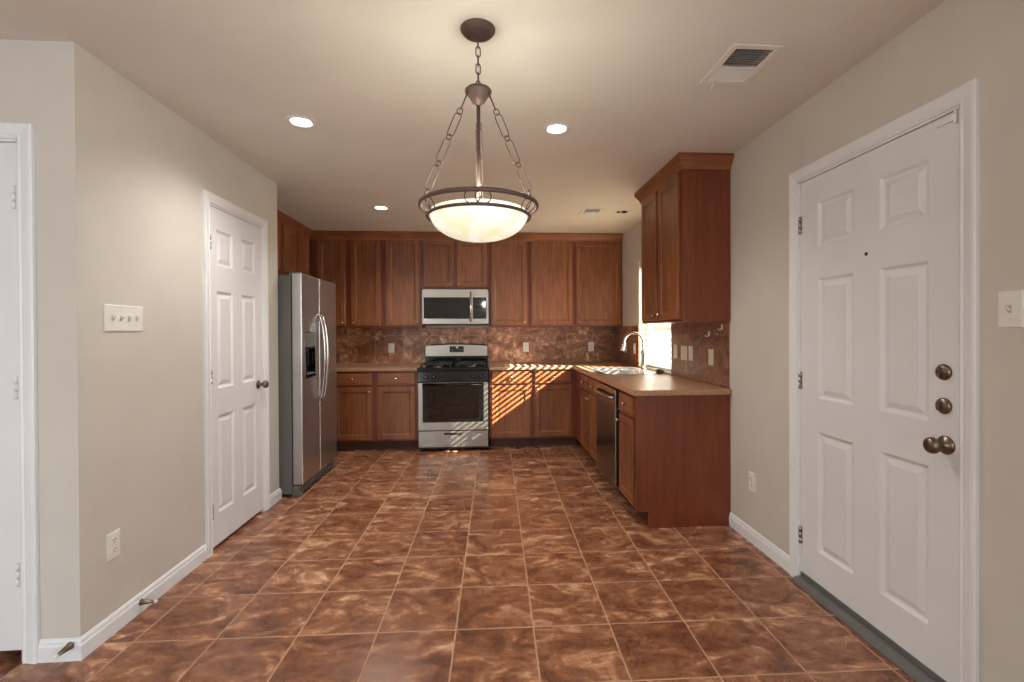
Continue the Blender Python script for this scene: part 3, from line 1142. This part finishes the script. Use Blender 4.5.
# ------------------------------------------------------------------ gas range (faces -Y)
GX0, GX1 = -.748, .006
r = thing('gas_range', ((GX0 + GX1) / 2, 5.45, 0), 'stainless and black gas range between the base cabinets', 'range')
mb = MB()
mb.box((GX0, 5.15, .03), (GX0 + .03, YB - .03, .86))
mb.box((GX1 - .03, 5.15, .03), (GX1, YB - .03, .86))
mb.box((GX0 + .03, YB - .06, .03), (GX1 - .03, YB - .03, .86))
mb.box((GX0 + .03, 5.15, .225), (GX1 - .03, YB - .06, .255))
mb.box((GX0 + .03, 5.15, .73), (GX1 - .03, YB - .06, .86))
mb.box((GX0 + .03, 5.19, .03), (GX1 - .03, 5.21, .225))
mb.build('body', M['black'], r)
mb = MB()
for x in (GX0 + .05, GX1 - .05):
    for y in (5.20, 5.68):
        mb.lathe((x, y, 0), (0, 0, 1), [(.02, 0), (.02, .01), (.012, .03)], 12)
mb.build('feet', M['blackm'], r)
for zz in (.42, .62):
    mb = MB()
    for k in range(3):
        mb.tube([(GX0 + .04, 5.20 + k * .22, zz), (GX1 - .04, 5.20 + k * .22, zz)], .003, 6)
    for k in range(24):
        x = GX0 + .06 + k * (GX1 - GX0 - .12) / 23
        mb.tube([(x, 5.19, zz + .004), (x, 5.68, zz + .004)], .002, 5)
    mb.build('oven_rack', M['chrome'], r)
# oven door : steel frame, black border, window
OZ0, OZ1 = .232, .744
dr = MB().cells((0, 2, 1), [GX0 + .004, GX0 + .052, GX1 - .052, GX1 - .004], [OZ0, .318, OZ1 - .006, OZ1], lambda x, z: not (GX0 + .052 < x < GX1 - .052 and .318 < z < OZ1 - .006), 5.098, 5.145).build('oven_door', M['steel'], r, bevel=.003)
MB().cells((0, 2, 1), [GX0 + .052, GX0 + .105, GX1 - .105, GX1 - .052], [.318, .352, .672, OZ1 - .006], lambda x, z: not (GX0 + .105 < x < GX1 - .105 and .352 < z < .672), 5.101, 5.14).build('window_border', M['bglass'], dr)
MB().box((GX0 + .10, 5.106, .347), (GX1 - .10, 5.110, .677)).build('oven_window', M['ovenglass'], dr)
mb = MB()
mb.tube([(GX0 + .055, 5.062, .722), (GX1 - .055, 5.062, .722)], .0125, 12)
for x in (GX0 + .075, GX1 - .075):
    mb.box((x - .012, 5.066, .712), (x + .012, 5.100, .732))
mb.build('door_handle', M['black'], dr)
# storage drawer
mb = MB().box((GX0 + .004, 5.105, .050), (GX1 - .004, 5.145, .222))
dw = mb.build('storage_drawer', M['steel'], r, bevel=.003)
MB().box((-.470, 5.100, .182), (-.285, 5.1055, .203)).build('drawer_pull', M['blackm'], dw, bevel=.002)
MB().box((GX0 + .01, 5.12, .03), (GX1 - .01, 5.15, .05)).build('kick_strip', M['blackm'], r)
# sloped knob panel
mb = MB()
L = []
for x in (GX0, GX1):
    L.append([(x, 5.150, .748), (x, 5.098, .748), (x, 5.098, .760), (x, 5.112, .868), (x, 5.150, .868)])
cp = mb.loops(L).build('control_panel', M['black'], r, bevel=.003)
for x in (-.66, -.575, -.155, -.075):
    mb = MB()
    nvec = Vector((0, -1, .11)).normalized()
    o = Vector((x, 5.108, .805))
    mb.lathe(o, nvec, [(.021, -.004), (.021, .010), (.016, .014), (.015, .030), (.012, .033)], 20)
    k_ = mb.build('knob', M['black'], cp)
    mb = MB()
    mb.box((x - .0018, o.y - .0355, o.z + .002), (x + .0018, o.y - .030, o.z + .015))
    mb.build('pointer', M['nickel'], k_)
mb = MB().box((-.475, 5.092, .782), (-.265, 5.106, .790))
mb.build('trim_bar', M['display'], cp, bevel=.002)
# cooktop
mb = MB().cells((0, 1, 2), [GX0 - .004, GX0 + .02, GX1 - .02, GX1 + .004], [5.108, 5.14, 5.66, YB - .075], lambda x, y: True, .868, .906)
ct = mb.build('cooktop', M['black'], r, bevel=.006)
for x in (GX0 + .19, GX1 - .19):
    for y in (5.27, 5.52):
        mb = MB()
        mb.lathe((x, y, .906), (0, 0, 1), [(.052, 0), (.048, .008), (.032, .012), (.032, .020), (.038, .021), (.036, .028), (.010, .030)], 22)
        mb.build('burner', M['blackm'], ct)
        mb = MB()
        mb.lathe((x, y, .9062), (0, 0, 1), [(.060, 0), (.058, .003), (.050, .004)], 22)
        mb.build('burner_ring', M['chrome'], ct)
for cx_ in ((GX0 + .19), (GX1 - .19)):
    mb = MB()
    x0, x1, y0, y1, zt = cx_ - .155, cx_ + .155, 5.135, 5.655, .943
    b_ = .0055
    for (p, q) in (((x0, y0), (x1, y0)), ((x0, y1), (x1, y1)), ((x0, (y0 + y1) / 2), (x1, (y0 + y1) / 2))):
        mb.box((p[0] - b_, p[1] - b_, zt - .010), (q[0] + b_, q[1] + b_, zt))
    for x in (x0, x1):
        mb.box((x - b_, y0, zt - .0101), (x + b_, y1, zt - .0001))
    for yc in (5.27, 5.52):
        for dx, dy in ((1, 0), (-1, 0), (0, 1), (0, -1)):
            ax_, ay_ = cx_ + dx * .028, yc + dy * .028
            bx_ = (x1 if dx > 0 else x0) if dx else cx_
            by_ = {1: yc + .12, -1: yc - .12, 0: yc}[dy]
            mb.box((min(ax_, bx_) - .004, min(ay_, by_) - .004, zt - .009), (max(ax_, bx_) + .004, max(ay_, by_) + .004, zt + .003))
    for x in (x0, x1):
        for y in (y0, y1):
            mb.box((x - .007, y - .007, .906), (x + .007, y + .007, zt - .005))
    mb.build('grate', M['blackm'], ct)
# backguard with arched top
mb = MB()
n = 18


def arch(z0, z1, sag, y0, y1, xa, xb):
    bot, L = [], []
    topp = []
    for i in range(n + 1):
        t = i / n
        x = xa + (xb - xa) * t
        topp.append((x, z1 - sag * (2 * t - 1) ** 2))
    ring = [(xa, z0), (xb, z0)] + topp[::-1]
    mbx = MB()
    mbx.loops([[(x, y0, z) for x, z in ring], [(x, y1, z) for x, z in ring]])
    return mbx


BGf = 5.705
bgd = arch(.906, 1.150, .018, BGf + .004, YB - .03, GX0 - .0, GX1 + .0).build('backguard', M['black'], r, bevel=.003)
arch(1.000, 1.134, .016, BGf - .004, BGf + .004, GX0 + .008, GX1 - .008).build('steel_fascia', M['steel'], bgd)
dp = MB().box((-.455, BGf - .007, 1.044), (-.285, BGf - .004, 1.116)).build('display', M['display'], bgd, bevel=.001)
mb = MB()
for i in range(3):
    for j in range(2):
        for sx in (-.44, -.345):
            mb.box((sx + i * .016, BGf - .0078, 1.054 + j * .02), (sx + i * .016 + .008, BGf - .007, 1.061 + j * .02))
mb.build('buttons', M['fridge_side'], dp)
MB().box((-.378, BGf - .0078, 1.096), (-.355, BGf - .007, 1.108)).build('clock_digits', emit('clock_glow', (.75, .9, 1), .8, (40, 40, 50)), dp)

# the range stands a little proud of the cabinets
r.location.y -= .045

# ------------------------------------------------------------------ microwave
MX0, MX1, MZ0, MZ1, MYf = -.742, .012, 1.368, 1.782, 5.395
MF = Fr((0, MYf), (1, 0), (0, -1))
r = thing('microwave_oven', ((MX0 + MX1) / 2, 5.58, MZ0), 'stainless over-the-range microwave with black window', 'microwave')
MB().box((MX0, MYf + .03, MZ0), (MX1, YB - .012, MZ1 - .001)).build('body', M['blackm'], r)
mb = MB().cells((0, 2, 1), [MX0, -.724, -.180, -.165, -.012 - .0, MX1], [MZ0 + .012, MZ0 + .072, MZ1 - .098, MZ1 - .004],
                lambda x, z: not (MZ0 + .072 < z < MZ1 - .098 and (-.724 < x < -.180 or -.165 < x < -.012)), MYf, MYf + .03)
fa = mb.build('front_frame', M['steel'], r, bevel=.002)
mb = MB()
MF.nest(mb, -.7235, -.1805, MZ0 + .0725, MZ1 - .0985, [(0, -.028), (0, -.003), (.004, -.002), (.038, -.002), (.040, -.006)])
mb.build('door_window', M['bglass'], r)
mb = MB()
MF.nest(mb, -.1645, -.0125, MZ0 + .0725, MZ1 - .0985, [(0, -.028), (0, -.003), (.004, -.002), (.008, -.002)])
kp = mb.build('keypad', M['bglass'], r)
mb = MB()
for i in range(3):
    for j in range(5):
        MF.box(mb, -.135 + i * .036, -.135 + i * .036 + .018, 1.462 + j * .030, 1.462 + j * .030 + .008, -.002, -.0012)
mb.build('buttons', M['display'], kp)
mb = MB()
mb.tube([(-.190, MYf - .036, MZ0 + .035), (-.190, MYf - .036, MZ1 - .035)], .010, 12)
for zz in (MZ0 + .06, MZ1 - .06):
    mb.box((-.197, MYf - .032, zz - .012), (-.183, MYf + .001, zz + .012))
mb.build('handle', M['chrome'], r)

# ------------------------------------------------------------------ dishwasher (faces -X)
r = thing('dishwasher', (1.25, 3.755, 0), 'stainless dishwasher with reflection-toned door between the end cabinet and sink base', 'dishwasher')
MB().box((.98, 3.392, .105), (XR - .03, 3.996, .862)).build('body', M['blackm'], r)
MB().box((1.05, 3.392, .0), (1.10, 3.996, .105)).build('toe_kick', M['blackm'], r)
dd = MB().box((.940, 3.396, .118), (.980, 3.994, .856)).build('door', M['steel_reflection'], r, bevel=.004)
mb = MB()
pts = []
for k in range(13):
    t = k / 12
    pts.append((.938 - .034 * min(1, sin(pi * t) * 2.5), 3.43 + t * .53, .790))
mb.tube(pts, .011, 10)
mb.build('handle', M['steel'], dd)

# ------------------------------------------------------------------ ceiling fixtures
for (x, y, on, label) in cans:
    r = thing('recessed_light', (x, y, H), label, 'recessed light', 'recessed ceiling lights')
    MB().lathe((x, y, H), (0, 0, -1), [(.056, -.001), (.060, .004), (.078, .004), (.081, .0), (.081, -.001)], 36, cap0=False, cap1=False).build('trim_ring', M['vent'], r)
    MB().lathe((x, y, H), (0, 0, 1), [(.056, 0), (.050, .045), (.049, .10), (.045, .105)], 30, cap0=False, cap1=True).build('baffle', M['vent'] if on else M['can_off'], r)
    if on:
        MB().lathe((x, y, H + .012), (0, 0, 1), [(.010, 0), (.038, .002), (.047, .008), (.048, .04)], 26).build('bulb', M['can_on'], r)
        light('can_lamp', 'SPOT', (x, y, H - .01), 50.0, (1, .95, .89), (0, 0, -1), spot_size=radians(140), spot_blend=.8, shadow_soft_size=.05)
    else:
        MB().lathe((x, y, H + .03), (0, 0, 1), [(.010, 0), (.038, .002), (.047, .008), (.048, .04)], 26).build('bulb', M['can_off'], r)


def vent(x0, x1, y0, y1, label, lever):
    r = thing('ceiling_vent', ((x0 + x1) / 2, (y0 + y1) / 2, H), label, 'air vent', 'ceiling air vents')
    ym = y0 + (y1 - y0) * .55
    f_ = .030
    MB().cells((0, 1, 2), [x0, x0 + f_, x1 - f_, x1], [y0, y0 + f_, ym - .006, ym + .006, y1 - f_, y1],
               lambda x, y: not (x0 + f_ < x < x1 - f_ and (y0 + f_ < y < ym - .006 or ym + .006 < y < y1 - f_)), H - .007, H - .0005).build('frame', M['vent'], r, bevel=.003)
    mb = MB()
    for a, b_, sg in ((y0 + f_, ym - .006, -1), (ym + .006, y1 - f_, 1)):
        k = max(3, int((b_ - a) / .0155))
        for i in range(k):
            yc = a + (i + .5) * (b_ - a) / k
            d = .0085
            L = []
            d = .0085 if sg > 0 else .0065
            for x in (x0 + f_, x1 - f_):
                L.append([(x, yc - sg * d, H + .009), (x, yc - sg * d + .001, H + .0105), (x, yc + sg * d, H - .004), (x, yc + sg * d - .001, H - .0055)])
            mb.loops(L)
    mb.build('louvers', M['vent'], r)
    MB().box((x0 + f_ - .004, y0 + f_ - .004, H + .031), (x1 - f_ + .004, y1 - f_ + .004, H + .06)).build('duct', M['ductd'], r)
    if lever:
        MB().tube([(x0 + .062, y1 - .012, H - .006), (x0 + .060, y1 - .004, H - .016), (x0 + .058, y1 + .002, H - .032)], .003, 8).build('lever', M['vent'], r)


vent(.985, 1.205, 1.808, 2.108, 'larger white ceiling vent with lever, near the entry door', True)
vent(.90, 1.10, 4.31, 4.575, 'smaller white ceiling vent far back beside the unlit recessed light', False)

# ------------------------------------------------------------------ pendant
px, py = -.030, 1.79
r = thing('pendant_light', (px, py, H), 'bronze chain pendant with glowing alabaster glass bowl', 'pendant light')
MB().lathe((px, py, H), (0, 0, -1), [(.066, 0), (.066, .004), (.058, .014), (.040, .022), (.012, .026), (.007, .036), (.004, .038)], 36).build('canopy', M['bronze'], r)


def link(mb, a, b_, wid, rad, nrm, k=6):
    """closed oval chain link from a to b"""
    a, b_ = Vector(a), Vector(b_)
    d = (b_ - a).normalized()
    s_ = (Vector(nrm) - d * Vector(nrm).dot(d)).normalized()
    pts = []
    for (c, base) in ((b_ - d * wid, 0), (a + d * wid, pi)):
        for i in range(k + 1):
            t = base + pi * i / k
            pts.append(c + s_ * (wid * cos(t)) + d * (wid * sin(t)))
    mb.tube(pts, rad, 6, closed=True)


mb = MB()
zt = 2.408
nL = 6
for i in range(nL):
    a = (px, py, zt - i * .0325)
    link(mb, a, (px, py, zt - i * .0325 - .040), .0085, .0022, (1, .3, 0) if i % 2 else (.1, 1, 0))
mb.build('chain', M['bronze'], r)
MB().lathe((px, py, 2.232), (0, 0, -1), [(.004, .008), (.006, .012), (.030, .016), (.046, .019), (.051, .025), (.050, .033), (.040, .041), (.033, .054), (.024, .068), (.012, .076), (.006, .083), (.004, .085)], 32).build('hub', M['bronze'], r)
MB().tube([(px, py, 2.155), (px, py, 1.72)], .0075, 12).build('center_rod', M['bronze'], r)
ZR1, RR1, ZR2, RR2 = 1.768, .222, 1.726, .194


def ring(mb, z, R, r1, r2):
    L = []
    for i in range(72):
        a = 2 * pi * i / 72
        c = Vector((cos(a), sin(a), 0))
        L.append([Vector((px, py, z)) + c * (R + r1 * cos(t)) + Vector((0, 0, r2 * sin(t))) for t in [2 * pi * j / 8 for j in range(8)]])
    mb.loops(L, smooth=True, closed=True)


mb = MB()
ring(mb, ZR1, RR1, .006, .0085)
mb.build('upper_ring', M['bronze'], r)
mb = MB()
ring(mb, ZR2, RR2, .006, .006)
mb.build('lower_ring', M['bronze'], r)
for k in range(6):
    a = radians(-90 + 60 * k)
    rad_ = Vector((cos(a), sin(a), 0))
    tan_ = Vector((-sin(a), cos(a), 0))
    mb = MB()
    p1 = Vector((px, py, ZR1)) + rad_ * RR1
    p2 = Vector((px, py, ZR2)) + rad_ * RR2
    mid_ = (p1 + p2) / 2
    upv = (p1 - p2) / 2
    for sg in (-1, 1):
        c = mid_ + tan_ * (sg * .0185)
        mb.tube([c + tan_ * (.0265 * cos(t)) + upv * sin(t) for t in [2 * pi * i / 24 for i in range(24)]], .0022, 6, closed=True)
    mb.build('scroll_rings', M['bronze'], r)
for k, a in enumerate((-30, -150, 90)):
    a = radians(a)
    rad_ = Vector((cos(a), sin(a), 0))
    top = Vector((px, py, 2.192)) + rad_ * .044
    bot = Vector((px, py, ZR1 + .006)) + rad_ * (RR1 - .002)
    d = (bot - top)
    T = lambda t: top + d * t
    side_ = Vector((-sin(a), cos(a), 0))
    perp = d.cross(Vector((0, 1, 0))) if abs(d.y) < .15 else Vector((1, 0, 0))
    mb = MB()
    mb.tube([T(-.01), T(.175)], .0030, 8)
    link(mb, T(.165), T(.225), .010, .002, perp)
    link(mb, T(.215), T(.435), .0125, .002, perp)
    link(mb, T(.425), T(.475), .009, .002, perp)
    link(mb, T(.465), T(.685), .0125, .002, perp)
    link(mb, T(.675), T(.725), .009, .002, perp)
    link(mb, T(.715), T(.945), .0125, .002, perp)
    mb.tube([T(.93), T(.97), T(1.0)], .0030, 8)
    mb.build('support_chain', M['bronze'], r)
# glass bowl (open at the top, with wall thickness)
prof = []
Rb, zb, dep = .187, 1.742, .103
for i in range(15):
    t = i / 14
    prof.append((Rb * cos(t * pi / 2) ** .85 if t < 1 else .0015, zb - dep * sin(t * pi / 2)))
inner = [(max(rr_ - .005, .001), zz + .005) for rr_, zz in prof[::-1]]
full = [(a_, zz - zb) for a_, zz in prof] + [(a_, zz - zb) for a_, zz in inner]
mb = MB()
mb.lathe((px, py, zb), (0, 0, 1), full, 56, cap0=False, cap1=False)
mb.build('glass_bowl', M['bowl'], r)
light('pendant_lamp', 'POINT', (px, py, 1.80), 9.5, (1, .95, .88), shadow_soft_size=.07)
